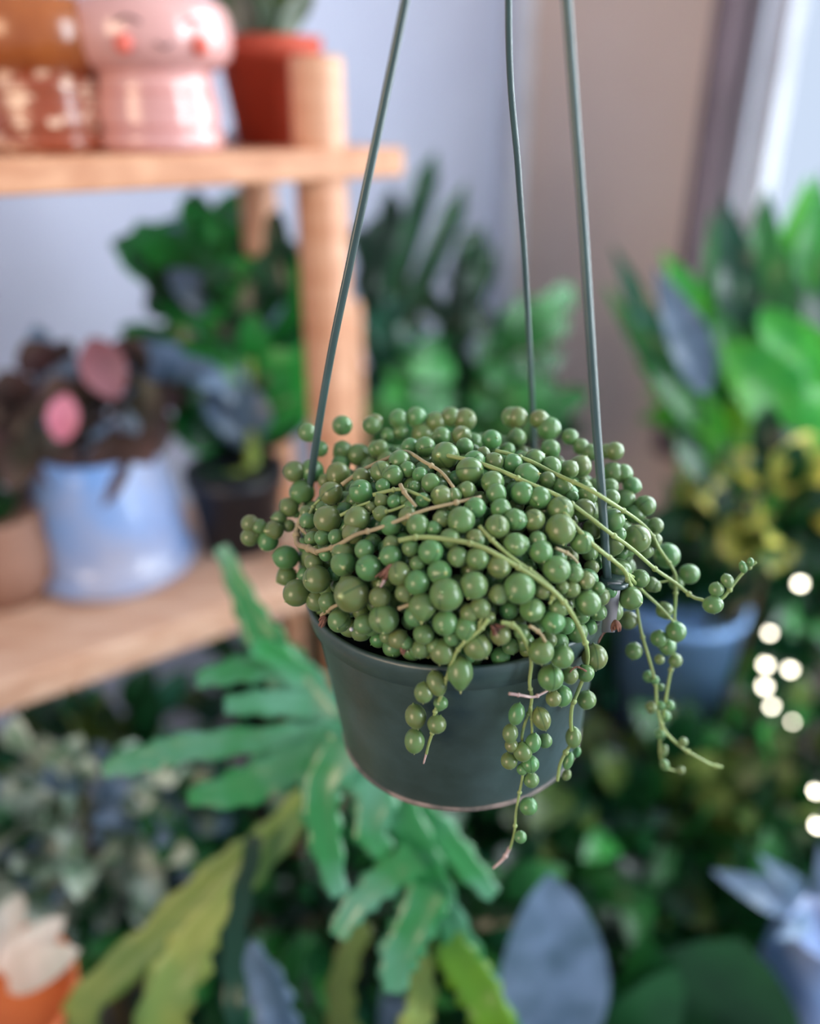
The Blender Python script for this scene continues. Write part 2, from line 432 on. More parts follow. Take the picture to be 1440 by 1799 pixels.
b = MB(); b.lathe([(.03, 0), (.036, .05), (.038, .05), (.038, .058), (.034, .058), (.0001, .05)], q, 28); b.build('pot', M_black, e)
sprout(e, q, .05, 26, .07, .03, M_g_dark, 1.1, 'oval')

# ------------------------------------------------------------------ pots on the lower shelf
q = onshelf(205, Z2, .155)
e = empty('potted_begonia', q, 'dark and pink leaved plant in a pale blue glazed pot on lower shelf', 'potted plant')
b = MB(); b.lathe([(.074, 0), (.086, .004), (.089, .017), (.084, .019), (.079, .02), (.080, .05), (.074, .09), (.063, .13), (.060, .144), (.056, .144), (.056, .125), (.0001, .122)], q, 48)
b.build('pot', M_bluec, e)
b = MB(); b.ball(q+V((0, 0, .122)), (.056, .056, .006)); b.build('soil', M_soil, e)
R0 = q+V((0, 0, .13)); dq = (q-CAM).dot(FW)
b = MB(); bp2 = MB(); bg = MB(); bs_ = MB()
for i in range(120):
    px, py = rnd(-60, 320), rnd(600, 860)
    if px > 220 and py > 780: continue
    if px < 60 and py < 680: continue
    tip = P(px, py, dq+rnd(-.11, .02)); base = R0.lerp(tip, rnd(.5, .75)); base.z += rnd(-.005, .02)
    tgt = b if random.random() < .88 else bg
    tgt.leaf(base, tip, V((rnd(-.5, .5), -1, rnd(.2, 1))), rnd(.034, .058), .12, .2, 'oval')
    if i % 2 == 0: bs_.tube(smooth([R0, R0.lerp(base, .5)+V((0, 0, .02)), base], 4), .0014, 5)
bd2 = MB()
for px, py, w, tx, ty in ((108, 775, .030, 116, 692), (205, 700, .044, 160, 592)):
    (bp2 if px < 150 else bd2).leaf(P(px, py, dq-.125), P(tx, ty, dq-.125), V((0.3, -1, .4)), w, .1, .15, 'oval')
for a in ((100, 690, 60, 570), (320, 640, 400, 690), (250, 660, 380, 650), (60, 860, 10, 800), (90, 880, 40, 800), (140, 880, 170, 800)):
    bg.leaf(P(a[0], a[1], dq-.04), P(a[2], a[3], dq-.05), V((.2, -.8, .9)), .034, .1, .15, 'oval')
for ax, ay, bx, by in ((215, 760, 175, 895), (100, 770, 130, 875), (60, 760, 25, 870), (150, 780, 160, 870), (235, 750, 270, 815), (90, 650, 40, 600), (230, 640, 250, 600), (40, 700, 5, 650), (10, 760, -30, 820)):
    b.leaf(P(ax, ay, dq-.085), P(bx, by, dq-.105), V((0, -1, .3)), .045, .1, .2, 'oval')
b.build('dark_leaves', M_g_burg, e); tag(bp2.build('pink_leaves', M_g_pink, e), 'pink leaves'); bg.build('silvery_leaves', M_g_silver, e); tag(bd2.build('dusty_leaves', G('dusty rose leaf', (150, 96, 104), (110, 76, 84)), e), 'dusty rose leaf'); bs_.build('stalks', M_g_burg, e)
q = onshelf(20, Z2, .16)
e = empty('clay_pot', q, 'round tan clay pot left of the pale blue pot on the lower shelf', 'plant pot')
b = MB(); b.lathe([(.04, 0), (.055, .03), (.058, .06), (.05, .09), (.053, .098), (.048, .098), (.0001, .085)], q, 36); b.build('pot', M_tan, e)
sprout(e, q, .085, 12, .05, .03, M_g_dark, 1.2, 'oval')

# glossy dark green plant in the black pot
q = onshelf(425, Z2, .125); dq = (q-CAM).dot(FW)
e = empty('potted_zz_plant', q, 'glossy dark green upright plant in a black pot beside the round post', 'potted plant')
b = MB(); b.lathe([(.044, 0), (.054, .082), (.058, .083), (.058, .098), (.053, .098), (.0001, .088)], q, 36); b.build('pot', M_black, e)
R0 = q+V((0, 0, .088))
stalks = [((430, 870), (425, 700), (440, 560), (370, 440)), ((440, 870), (440, 700), (425, 600), (300, 480)), ((445, 870), (450, 720), (455, 600), (480, 510)), ((430, 870), (400, 760), (360, 700), (330, 640)), ((430, 880), (420, 760), (500, 660), (520, 590))]
bl = MB(); bm_ = MB(); bb = MB()
for k, sk in enumerate(stalks):
    dd = dq-.02+rnd(-.03, .05)
    pts = [R0+V((rnd(-.01, .01), 0, 0))]+[P(x, y, dd) for x, y in sk]
    pp = smooth(pts, 8); s = MB(); s.tube(pp, [(.0085 if k < 2 else .006)*(1-.6*i/len(pp)) for i in range(len(pp))], 8); s.build('stalk', M_g_stemg, e)
    for i in range(int(len(pp)*(.4 if k != 1 else .7)), len(pp)):
        for sg in (-1, 1, -1, 1, 0):
            a = (pp[min(i+1, len(pp)-1)]-pp[i-1]).normalized()
            if random.random() < .3: continue
            d = (V((sg, rnd(-.4, .6), rnd(.0, .6)))+a*.5).normalized()*rnd(.055, .095)
            tg = random.choice((bl, bl, bl, bm_, bm_, bm_, bm_, bb))
            tg.leaf(pp[i], pp[i]+d, V((rnd(-.3, .3), -.8, .8)), rnd(.038, .056), .1, .2, 'oval')
for a in ((380, 780, 335, 745), (400, 870, 350, 830), (420, 900, 360, 870), (380, 700, 330, 700), (440, 520, 350, 500), (330, 520, 275, 480), (300, 560, 270, 500)):
    bl.leaf(P(a[0], a[1], dq-.03), P(a[2], a[3], dq-.05), V((0, -1, .5)), .04, .1, .2, 'oval')
tag(bb.build('pale_leaves', M_g_silver, e), 'leaves with a pale sheen in their colour')  # sheen on some leaves put in as silvery leaf colour
bl.build('dark_leaves', M_g_dark, e); bm_.build('leaves', M_g_em, e)

# ------------------------------------------------------------------ generic plants
def pot_on_bench(e, x, y, r, h, m, z0=None):
    z0 = BZ if z0 is None else z0
    b = MB(); b.lathe([(r*.72, 0), (r*.95, h*.86), (r, h*.86), (r, h), (r*.92, h), (r*.88, h*.9), (.0001, h*.88)], (x, y, z0), 32); b.build('pot', m, e)
def bush(name, label, ctr, rad, n, L, w, mats, shape='oval', potm=M_black, pr=.06, ph=.1, group=None, bend=.12, up=.5, cat='potted plant', nstem=7, wav=0):
    x, y = ctr.x, ctr.y; z0 = sup(x, y)
    ph = min(max(.07, ctr.z-rad[2]-z0-.04), ph if z0 else .3); pr = pr if z0 else max(pr, .085)
    e = empty(name, (x, y, z0), label, cat, group)
    pot_on_bench(e, x, y, pr, ph, potm, z0)
    mbs = [MB() for _ in mats]; st_ = MB(); root = V((x, y, z0+ph*.88))
    for i in range(nstem):
        d = rv(); t = ctr+V((d.x*rad[0], d.y*rad[1], abs(d.z)*rad[2]*.6))*.7
        st_.tube(smooth([root+V((d.x, d.y, 0))*.012, root.lerp(t, .5)+V((0, 0, .01)), t], 5), .0028, 6)
    for i in range(n):
        d = rv(); rr = rnd(.35, 1)
        p = ctr+V((d.x*rad[0], d.y*rad[1], d.z*rad[2]))*rr
        out = (V((d.x, d.y-.35, d.z*.6+up*rnd(-.2, 1)))+rv()*.45).normalized()
        k = random.choices(range(len(mats)), weights=[m[1] for m in mats])[0]
        mbs[k].leaf(p, p+out*L*rnd(.6, 1.25), V((rnd(-.5, .5), -.7, rnd(.3, 1))), w*rnd(.7, 1.25), bend, .2, shape, wav=wav)
    st_.build('stalks', M_trunk, e)
    for b, m in zip(mbs, mats):
        if b.v: b.build('foliage', m[0], e)
    return e
bush('leafy_plant', 'dense dark olive bush under the left end of the lower shelf', P(130, 1370, .98), (.20, .12, .10), 130, .07, .036, [(M_g_dark, 3), (M_g_olive, 2), (M_g_teal, 1)], pr=.07)
bush('variegated_plant', 'bush of small white speckled leaves at the left edge of the photo', P(130, 1470, .80), (.13, .06, .10), 190, .045, .026, [(M_g_var, 5), (M_g_dark, 2), (M_g_silver, 2)], potm=M_tan)
bush('leafy_plant', 'dark bush directly behind the lobed jade fronds', P(560, 1640, .86), (.24, .08, .16), 210, .09, .034, [(M_g_dark, 5), (M_g_mid, 2), (M_g_teal, 1)], 'lance', pr=.07)
bush('leafy_plant', 'dark green bush showing below the base of the hanging pot', P(800, 1560, 1.02), (.22, .10, .14), 200, .08, .036, [(M_g_dark, 4), (M_g_teal, 2), (M_g_mid, 2)], pr=.07)
bush('leafy_plant', 'bush with olive and yellow leaves right of the long trailing strand', P(1130, 1480, 1.05), (.20, .10, .13), 170, .085, .045, [(M_g_dark, 5), (M_g_olive, 2), (M_g_mid, 2), (M_g_yellow, 1)], pr=.07)
bush('leafy_plant', 'dark bush at the right edge below the glowing sun specks', P(1380, 1420, 1.1), (.16, .12, .17), 170, .08, .04, [(M_g_dark, 4), (M_g_olive, 2), (M_g_mid, 2)], pr=.07)
bush('leafy_plant', 'shadowed teal bush behind the blue planter', P(1190, 1130, 1.25), (.17, .10, .16), 190, .09, .04, [(M_g_dark, 4), (M_g_teal, 3), (M_g_mid, 1)], pr=.08)
bush('leafy_plant', 'low bush between the shelf end and the hanging pot', P(620, 1240, 1.35), (.28, .07, .12), 150, .08, .035, [(M_g_dark, 4), (M_g_olive, 1), (M_g_teal, 1)], pr=.07)
bush('leafy_plant', 'pale teal plant right of the trailing strands', P(1110, 1290, 1.2), (.14, .07, .08), 75, .08, .035, [(M_g_teal, 3), (M_g_silver, 2), (M_g_dark, 3)], pr=.06)
bush('leafy_plant', 'dark bush hidden low behind the round end of the hanging pot', P(780, 1230, 1.35), (.35, .10, .15), 150, .1, .045, [(M_g_dark, 4), (M_g_teal, 2)], pr=.08)
bush('leafy_plant', 'dark plant in the bottom right corner under the broad leaves', P(1200, 1690, .95), (.28, .08, .11), 160, .09, .045, [(M_g_dark, 6), (M_g_mid, 1)], pr=.07)

# split-leaf philodendron behind the hanging basket
def keyplant(name, label, px, py, d, potm, leaves, pr=.07, ph=.12, cat='potted plant', z0=None, root=None, stalkm=None, single=True):
    g = P(px, py, d); z0 = sup(g.x, g.y)
    if not z0: ph = .34; pr = max(pr, .075)
    e = empty(name, (g.x, g.y, z0), label, cat); pot_on_bench(e, g.x, g.y, pr, ph, potm, z0)
    root = V((g.x, g.y, z0+ph*.88)); st_ = MB()
    for lf in leaves:
        (bx, by), (tx, ty), wpx, m, kw = lf
        dd = d+kw.pop('dz', 0)+rnd(-.02, .02); d2 = kw.pop('dt', dd-.03); nm = kw.pop('n', (0.1, -1, .5)); nmn = kw.pop('name', 'leaf')
        w = wpx/F*dd; b = MB(); p0 = P(bx, by, dd); p1 = P(tx, ty, d2)
        sh = kw.pop('shape', 'lance'); b.leaf(p0, p1, nm, w, shape=sh, seg=12, **kw); b.build(nmn, m, e)
        if kw.get('stalk', 1): st_.tube(smooth([root+rv()*.01, root.lerp(p0, .6)+V((0, 0, .02)), p0], 5), .003, 6)
    st_.build('stalks', stalkm or M_g_mid, e)
    return e
def split_leaf(e, base, tip, d, fingers, wpx, m, name='split_leaf'):
    """deeply cut leaf: a midrib with narrow fingers on both sides"""
    b = MB(); p0 = P(*base, d); p1 = P(*tip, d-.03)
    mid = smooth([p0, p0.lerp(p1, .5)+V((0, -.02, .02)), p1], 8)
    b.tube(mid, .004, 6)
    for (t, tx, ty) in fingers:
        q = mid[int(t*(len(mid)-1))]; tp = P(tx, ty, d-rnd(-.03, .05))
        b.leaf(q, tp, (0.1, -1, .4), wpx/F*d, .12, .2, 'strap', seg=10, wav=.15)
    return b.build(name, m, e)
gp = P(790, 1150, 1.25)
e = empty('split_leaf_philodendron', (gp.x, gp.y, BZ), 'dark split-leaf philodendron with finger lobes against the lavender wall', 'potted plant')
pot_on_bench(e, gp.x, gp.y, .09, .16, M_black)
root = V((gp.x, gp.y, BZ+.14))
SL = [((690, 720), (650, 470), 1.22, [(.0, 640, 560), (.3, 630, 460), (.5, 765, 265), (.35, 820, 320), (.7, 660, 380), (.9, 625, 400), (.6, 690, 330)], 40, M_g_dark),
      ((740, 730), (800, 520), 1.24, [(.1, 700, 600), (.5, 850, 395), (.3, 870, 430), (.9, 830, 400), (.7, 720, 500)], 40, M_g_dark),
      ((690, 700), (690, 560), 1.2, [(.1, 640, 650), (.3, 660, 540), (.8, 700, 480), (.5, 740, 560)], 46, M_g_teal),
      ((800, 740), (830, 450), 1.2, [(.2, 760, 640), (.4, 790, 560), (.5, 870, 560), (.7, 850, 460), (.8, 790, 480), (1, 820, 430)], 50, M_g_dark),
      ((830, 740), (960, 520), 1.18, [(.2, 860, 580), (.4, 900, 540), (.6, 930, 520), (.8, 1010, 510), (.5, 1000, 560), (.3, 990, 620), (.1, 960, 680)], 44, M_g_mid),
      ((690, 740), (740, 600), 1.12, [(.1, 650, 700), (.4, 690, 640), (.7, 720, 620), (.9, 780, 620), (.5, 800, 650), (.2, 800, 690)], 44, M_g_mid),
      ((850, 780), (900, 650), 1.15, [(.1, 800, 740), (.4, 820, 690), (.7, 860, 640), (.9, 930, 640), (.5, 980, 680), (.2, 1010, 720), (.3, 1040, 690)], 42, M_g_mid),
      ((660, 790), (720, 720), 1.1, [(.1, 630, 760), (.4, 640, 700), (.7, 690, 670), (.9, 750, 690), (.5, 800, 720), (.2, 800, 760)], 46, M_g_mid)]
for bs0, tp0, d, fing, w, m in SL:
    sl = split_leaf(e, bs0, tp0, d, fing, w, m)
    t = MB(); t.tube(smooth([root, root.lerp(P(*bs0, d), .6)+V((0, .02, .02)), P(*bs0, d)], 6), .005, 6); t.build('leaf_stalk', M_g_mid, e)
b = MB()
for i in range(110):
    p = P(rnd(650, 940), rnd(680, 840), rnd(1.24, 1.4)); b.leaf(p, p+(rv()+V((0, 0, .4))).normalized()*rnd(.06, .11), (0, -1, .4), .035, .1, .2, 'strap')
b.build('foliage', M_g_dark, e)
pt = P(617, 535, 1.0)
b = MB(); b.lathe([(.0125, 0), (.0125, pt.z-BZ), (.011, pt.z-BZ+.003), (.0001, pt.z-BZ+.004)], (pt.x, pt.y, BZ), 20)
tag(b.build('wooden_stake', M_wood, origin=(pt.x, pt.y, BZ)), 'pale round wooden stake standing behind the pine post', 'stake')

# bright green plant at the right
def L_(b, t, w, m, **k): return (b, t, w, m, k)
H = []
for b0, t0, w, m in (((1190, 720), (1075, 430), 50, M_g_teal), ((1180, 700), (1060, 500), 40, M_g_mid), ((1240, 690), (1150, 470), 70, M_g_silver), ((1270, 640), (1160, 440), 60, M_g_bright),
        ((1260, 640), (1250, 370), 60, M_g_mid), ((1300, 620), (1270, 340), 70, M_g_teal), ((1320, 600), (1345, 330), 70, M_g_mid), ((1350, 620), (1420, 310), 80, M_g_bright), ((1400, 580), (1440, 300), 60, M_g_mid),
        ((1250, 760), (1100, 560), 70, M_g_mid), ((1280, 780), (1120, 640), 60, M_g_bright), ((1400, 760), (1270, 600), 110, M_g_bright), ((1440, 700), (1330, 540), 90, M_g_bright), ((1460, 760), (1390, 560), 110, M_g_bright),
        ((1380, 780), (1220, 720), 80, M_g_lime), ((1480, 640), (1400, 440), 100, M_g_teal), ((1320, 700), (1250, 540), 70, M_g_mid), ((1290, 720), (1420, 560), 80, M_g_lime), ((1330, 800), (1480, 690), 110, M_g_bright), ((1240, 800), (1180, 720), 60, M_g_teal), ((1300, 700), (1300, 480), 80, M_g_bright), ((1340, 680), (1380, 430), 80, M_g_mid)):
    H.append(L_(b0, t0, w, m, shape='lance' if w < 90 else 'oval', bend=.1, fold=.25, wav=.12, dz=rnd(-.05, .06), n=(-.2, -1, .5)))
keyplant('bird_nest_fern', 'tall bright green plant with long upright leaves by the window', 1330, 1000, 1.05, M_black, H, pr=.08, ph=.14, stalkm=M_g_bright)
b = bush('leafy_plant', 'mid green bush filling in under the tall plant by the window', P(1390, 680, 1.2), (.16, .10, .12), 130, .1, .045, [(M_g_bright, 5), (M_g_em, 3), (M_g_teal, 1)], 'lance', pr=.07)
# croton in the blue planter
cp = P(1190, 1120, 1.12)
e = empty('blue_planter', (cp.x, cp.y, BZ), 'tall sky blue planter with dark leaves right of the trailing strands', 'planter')
hh = P(1190, 1050, 1.12).z-BZ
b = MB(); b.lathe([(.055, 0), (.08, hh), (.084, hh), (.084, hh+.012), (.078, hh+.012), (.074, hh-.01), (.0001, hh-.012)], (cp.x, cp.y, BZ), 40); b.build('pot', M_blue, e)
b = MB()
for i in range(50):
    a = rnd(0, 2*PI); p = V((cp.x, cp.y, BZ+hh)); dd = V((math.cos(a), math.sin(a), rnd(.4, 2))).normalized()
    b.leaf(p+dd*.02, p+dd*rnd(.07, .15), (0, -1, .5), .035, .1, .2)
b.build('foliage', M_g_dark, e)
bush('croton', 'yellow and green blotched croton at the right edge', P(1345, 885, .98), (.09, .06, .035), 60, .07, .042, [(M_g_croton, 5), (M_g_dark, 3)], 'oval', pr=.06)
bush('leafy_plant', 'dark plant below the yellow blotched croton', P(1360, 1010, 1.2), (.16, .08, .08), 90, .09, .04, [(M_g_dark, 5), (M_g_mid, 2)], 'lance', pr=.06)
# silver leaf plant and broad dark leaves, bottom right
SV = [L_((962, 1880), (965, 1535), 190, M_g_silver, shape='oval', bend=.06, fold=.12, dz=-.08, dt=.68, name='silvery_leaf'),
      L_((700, 1850), (690, 1690), 60, M_g_silver, shape='oval', bend=.1, fold=.2),
      L_((1060, 1860), (1010, 1640), 90, M_g_teal, shape='heart', bend=.06, fold=.15, dt=.86)]
keyplant('silver_leaf_alocasia', 'plant with a large silvery blue upright leaf at the bottom of the photo', 950, 1900, .80, M_black, SV, pr=.05, ph=.08)
BL = [L_((1200, 1880), (1300, 1650), 290, M_g_dark, shape='oval', bend=.08, fold=.1, dt=.74, n=(0, -.6, 1)), L_((1040, 1880), (1190, 1700), 130, M_g_dark, shape='oval', bend=.08, fold=.1), L_((1120, 1850), (1130, 1640), 110, M_g_mid, shape='oval', bend=.08, fold=.1, dz=.05)]
keyplant('rubber_plant', 'plant with very broad dark leaves at the bottom right', 1235, 1950, .78, M_black, BL, pr=.05, ph=.07)
# pale blue watering can, bottom right
wp = P(1420, 1700, .80)
e = empty('ceramic_vase', (wp.x, wp.y, BZ), 'pale blue vase with silvery leaves cut off by the bottom right corner', 'vase')
b = MB(); hz = P(1420, 1585, .80).z-BZ
b.lathe([(.04, 0), (.052, .02), (.058, hz*.5), (.046, hz-.03), (.034, hz-.008), (.037, hz), (.033, hz), (.030, hz-.02), (.0001, hz-.03)], (wp.x+.006, wp.y, BZ), 36); b.build('vase', M_bluec, e)
b = MB()
for (ax, ay), (bx, by), w_ in (((1400, 1585), (1250, 1530), 60), ((1410, 1580), (1330, 1500), 40), ((1430, 1580), (1440, 1480), 46), ((1420, 1600), (1360, 1650), 40)):
    b.leaf(P(ax, ay, .79), P(bx, by, .76), (0, -.8, .6), w_/F*.8, .15, .2, 'lance')
b.build('silvery_leaves', M_g_silver, e)
# stool and terracotta pot bottom left
tp = P(-10, 1800, .66); SH = .58
e = empty('wooden_stool', (tp.x, tp.y, 0), 'round wooden stool under the orange terracotta pot', 'stool')
b = MB(); b.lathe([(.09, 0), (.1, .004), (.1, .02), (.09, .024)], (tp.x, tp.y, SH-.024), 36); b.build('seat', M_bench, e)
for k in range(3):
    a = k*2*PI/3+.4; u = V((math.cos(a), math.sin(a), 0)); b = MB(); b.tube([V((tp.x, tp.y, .004))+u*.105, V((tp.x, tp.y, SH-.022))+u*.07], .011, 12); b.build('leg', M_bench, e)
BZ = SH
e = empty('terracotta_pot', (tp.x, tp.y, BZ), 'orange terracotta pot with pale leaves in the bottom left corner', 'potted plant')
hz = P(0, 1725, .66).z-BZ
b = MB(); b.lathe([(.045, 0), (.06, hz-.03), (.066, hz-.03), (.068, hz), (.062, hz), (.058, hz-.012), (.0001, hz-.014)], (tp.x, tp.y, BZ), 40); b.build('pot', M_terro, e)
b = MB()
for i in range(11):
    a = rnd(.2, 2.6); p = V((tp.x, tp.y, BZ+hz)); dd = V((math.cos(a), math.sin(a), rnd(.1, .7))).normalized()
    b.leaf(p+dd*.02, p+dd*rnd(.05, .09), V((0, -.5, 1)), .03, .1, .2)
tag(b.build('pale_leaves', mat('cream leaf', (222, 206, 196), .5, (180, 176, 160), 20, trans=.1), e), 'cream leaves')
BZ = .42
# glowing balls added in place of sun specks among the leaves
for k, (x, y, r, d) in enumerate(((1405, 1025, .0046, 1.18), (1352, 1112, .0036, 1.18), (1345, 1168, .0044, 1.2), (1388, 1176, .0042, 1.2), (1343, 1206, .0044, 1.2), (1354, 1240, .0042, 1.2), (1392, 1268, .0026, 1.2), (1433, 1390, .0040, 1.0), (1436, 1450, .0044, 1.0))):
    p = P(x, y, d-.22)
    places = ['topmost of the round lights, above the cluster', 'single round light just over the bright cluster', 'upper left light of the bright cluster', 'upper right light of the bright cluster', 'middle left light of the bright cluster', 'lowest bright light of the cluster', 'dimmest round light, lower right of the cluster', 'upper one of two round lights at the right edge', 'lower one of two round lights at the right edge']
    e = empty('sun_speck', p, 'added glowing ball for a sun speck: '+places[k], 'light', 'added sun speck balls among the leaves at the right')
    b = MB(); b.ball(p, r); b.build('speck', M_sunspeck, e)
    b = MB(); b.lathe([(r*.6, 0), (r*.6, .008)], p+V((0, 0, r*.7)), 10); b.build('speck_cap', M_black, e)
speckpts = [P(x, y, d-.1) for x, y, d in ((1460, 960, 1.07), (1405, 1013, 1.06), (1352, 1100, 1.06), (1345, 1157, 1.08), (1388, 1165, 1.08), (1343, 1195, 1.08), (1354, 1229, 1.08), (1392, 1257, 1.08), (1433, 1378, .88), (1436, 1438, .88), (1480, 1500, .88))]
b = MB(); b.tube(smooth(speckpts, 5), .0008, 5)  # wire added to hold the glowing balls
tag(b.build('speck_wire', M_black, origin=speckpts[0]), 'thin dark wire added to carry the sun speck balls at the right', 'wire')

# ------------------------------------------------------------------ lobed jade frond plant
fr = P(700, 2000, .66)
e = empty('fishbone_cactus', (fr.x, fr.y, sup(fr.x, fr.y)), 'big jade green plant with deeply lobed arching fronds below the hanging pot', 'potted plant')
FZ = sup(fr.x, fr.y)
pot_on_bench(e, fr.x, fr.y, .085, .36 if not FZ else .08, M_tan, FZ)
root = V((fr.x, fr.y, FZ+(.35 if not FZ else .07)))
TH = .0012
def ribbon(b, pts, widths, nrm, ds, wav=0, fold=.15, th=TH):
    """a ribbon leaf along pixel polyline pts with pixel widths"""
    n = len(pts); P3 = []; W = []
    cl = smooth([P(x, y, d) for (x, y), d in zip(pts, ds)], 6)
    ws = []
    for i in range(n-1):
        for j in range(6): ws.append(widths[i]+(widths[i+1]-widths[i])*j/6)
    ws.append(widths[-1]); m = len(cl); nrm = V(nrm).normalized()
    vs = []; fs = []; ph = random.random()*6
    for i, p in enumerate(cl):
        a = (cl[min(i+1, m-1)]-cl[max(i-1, 0)]).normalized(); nn = (nrm-a*nrm.dot(a)).normalized(); sd = a.cross(nn)
        hw = ws[i]*1.12/2/F*(p-CAM).dot(FW)
        for q in (-1, -.5, 0, .5, 1):
            e_ = 1+(wav*math.sin(i*1.9+ph+q*1.2) if abs(q) == 1 else 0)
            vs.append(p+sd*q*hw*e_+nn*(fold*abs(q)*hw)+nn*(.25*wav*hw*math.cos(i*1.3+ph) if abs(q) == 1 else 0))
    k = len(vs); vs += [v-nrm*th for v in vs]
    for i in range(m-1):
        for j in range(4):
            f = (i*5+j, i*5+j+1, (i+1)*5+j+1, (i+1)*5+j); fs.append(f); fs.append(tuple(x+k for x in reversed(f)))
        fs.append((i*5, (i+1)*5, (i+1)*5+k, i*5+k)); fs.append(((i+1)*5+4, i*5+4, i*5+4+k, (i+1)*5+4+k))
    fs.append((0, k, 4+k, 4)); z = (m-1)*5; fs.append((z+4, z+4+k, z+k, z))
    b.add(vs, fs)
b = MB()
rach = [(388, 960), (425, 1045), (462, 1120), (520, 1205), (590, 1290), (650, 1350), (700, 1430), (745, 1520), (785, 1610), (830, 1710), (880, 1830), (900, 1990)]
rds = [.60, .60, .60, .59, .575, .56, .555, .56, .57, .585, .60, .66]
ribbon(b, rach, [22, 38, 60, 85, 90, 85, 70, 60, 50, 60, 70, 40], (-.1, -.75, .65), rds, wav=.14)
LB = [([(500, 1165), (430, 1175), (345, 1195)], [50, 46, 26], .59), ([(560, 1240), (470, 1235), (395, 1240)], [50, 42, 28], .585), ([(540, 1200), (480, 1150), (440, 1140)], [50, 44, 30], .59),
      ([(610, 1300), (480, 1300), (320, 1315), (250, 1335), (180, 1352)], [60, 42, 46, 44, 24], .57), ([(620, 1310), (510, 1345), (420, 1385), (330, 1400)], [70, 62, 62, 22], .56),
      ([(610, 1310), (565, 1380), (570, 1470), (595, 1575)], [90, 66, 56, 26], .545), ([(640, 1350), (660, 1400), (650, 1460), (680, 1500)], [80, 70, 54, 30], .55),
      ([(730, 1500), (680, 1540), (625, 1590), (590, 1645)], [66, 54, 46, 28], .55), ([(755, 1560), (730, 1620), (700, 1680), (690, 1745)], [80, 66, 66, 30], .55),
      ([(680, 1400), (760, 1450), (820, 1520), (868, 1575)], [60, 50, 46, 24], .57), ([(520, 1400), (490, 1470), (470, 1465)], [30, 30, 20], .58)]
for pts, ws, d in LB[:10]:
    ribbon(b, pts, ws, (0, -.7, .75), [d-.012*i/len(pts) for i in range(len(pts))], wav=.17)
b.build('lobed_frond', M_g_frond, e)
EX = [([(560, 1370), (470, 1470), (390, 1530), (270, 1650), (140, 1810), (300, 2050)], [26, 44, 50, 60, 56, 30], .64, M_g_yellow), ([(560, 1400), (480, 1490), (380, 1600), (330, 1680), (290, 1810), (400, 2020)], [24, 40, 46, 80, 86, 30], .61, M_g_yellow),
      ([(450, 1470), (420, 1600), (410, 1720), (430, 1820), (560, 2000)], [24, 34, 36, 40, 30], .59, M_g_teal), ([(720, 1580), (735, 1680), (740, 1760), (720, 1830), (710, 1990)], [24, 40, 46, 46, 30], .59, M_g_yellow),
      ([(770, 1600), (800, 1680), (840, 1740), (865, 1830), (800, 2000)], [30, 64, 70, 66, 30], .575, M_g_lime), ([(430, 1660), (470, 1740), (500, 1820), (620, 2000)], [30, 70, 60, 30], .63, M_g_silver),
      ([(540, 1640), (500, 1730), (540, 1830), (640, 2000)], [30, 50, 50, 30], .66, M_g_mid), ([(640, 1620), (600, 1720), (610, 1830), (680, 2000)], [30, 44, 50, 30], .65, M_g_olive)]
for pts, ws, d, m in EX:
    b = MB(); ribbon(b, pts, ws, (0, -.85, .5), [d]*(len(pts)-1)+[.66], wav=.18); b.build('frond', m, e)

# ------------------------------------------------------------------ the hanging basket
RC = P(803, 1012, .387); RR = .072; TILT = math.radians(2.6)
hb = empty('hanging_basket', RC+V((0, 0, -.09)), 'string of pearls plant in a dark grey green pot hanging on three thin wires', 'hanging plant')
b = MB()
b.lathe([(.0565, -.0897), (.0595, -.0885), (.0605, -.086), (.0678, -.0142), (.0684, -.0128), (.0706, -.0118), (.0722, -.0015), (.0718, 0), (.0700, 0), (.0694, -.002), (.0668, -.014), (.059, -.084), (.0001, -.084)], RC, 96, TILT)
b.build('pot', M_dkplastic, hb)
b = MB(); b.lathe([(.0600, -.0886), (.0611, -.0874), (.0612, -.0862), (.0606, -.0852)], RC, 96, TILT)
b.v = [v+V((0, 0, .0007*noise.noise(v*90))) for v in b.v]
tag(b.build('base_edge', M_rimedge, hb), 'scuffed pale edge round the base with its highlight in the colour')
EC = RC+V((.003, 0, .013)); ER = V((.0815, .0735, .053))
b = MB(); b.ball(EC, (ER.x*.82, ER.y*.84, ER.z*.84), nu=40, nv=24)
b.v = [v if v.z > RC.z-.006 else V((EC.x+(v.x-EC.x)*.80, EC.y+(v.y-EC.y)*.86, max(v.z, RC.z-.014))) for v in b.v]
b.build('soil', M_soil, hb)
def inside(p, k=0.0):
    q = p-EC
    if (q.x/(ER.x+k))**2+(q.y/(ER.y+k))**2+(q.z/(ER.z+k))**2 < 1: return True
    q = p-RC
    return q.z < -.0 and q.z > -.2 and math.hypot(q.x, q.y) < RR+.0015+k
def surf(px, py, lift=0.0):
    best = None; bd = 9
    for i in range(0, 300):
        d = .27+i*.0008; p = P(px, py, d)
        if inside(p): return p if not lift else P(px, py, d-lift)
        q = p-EC; m = (q.x/ER.x)**2+(q.y/ER.y)**2+((q.z/ER.z)**2 if q.z > 0 else 0)
        if m < bd: bd = m; best = d
    return P(px, py, best-lift)
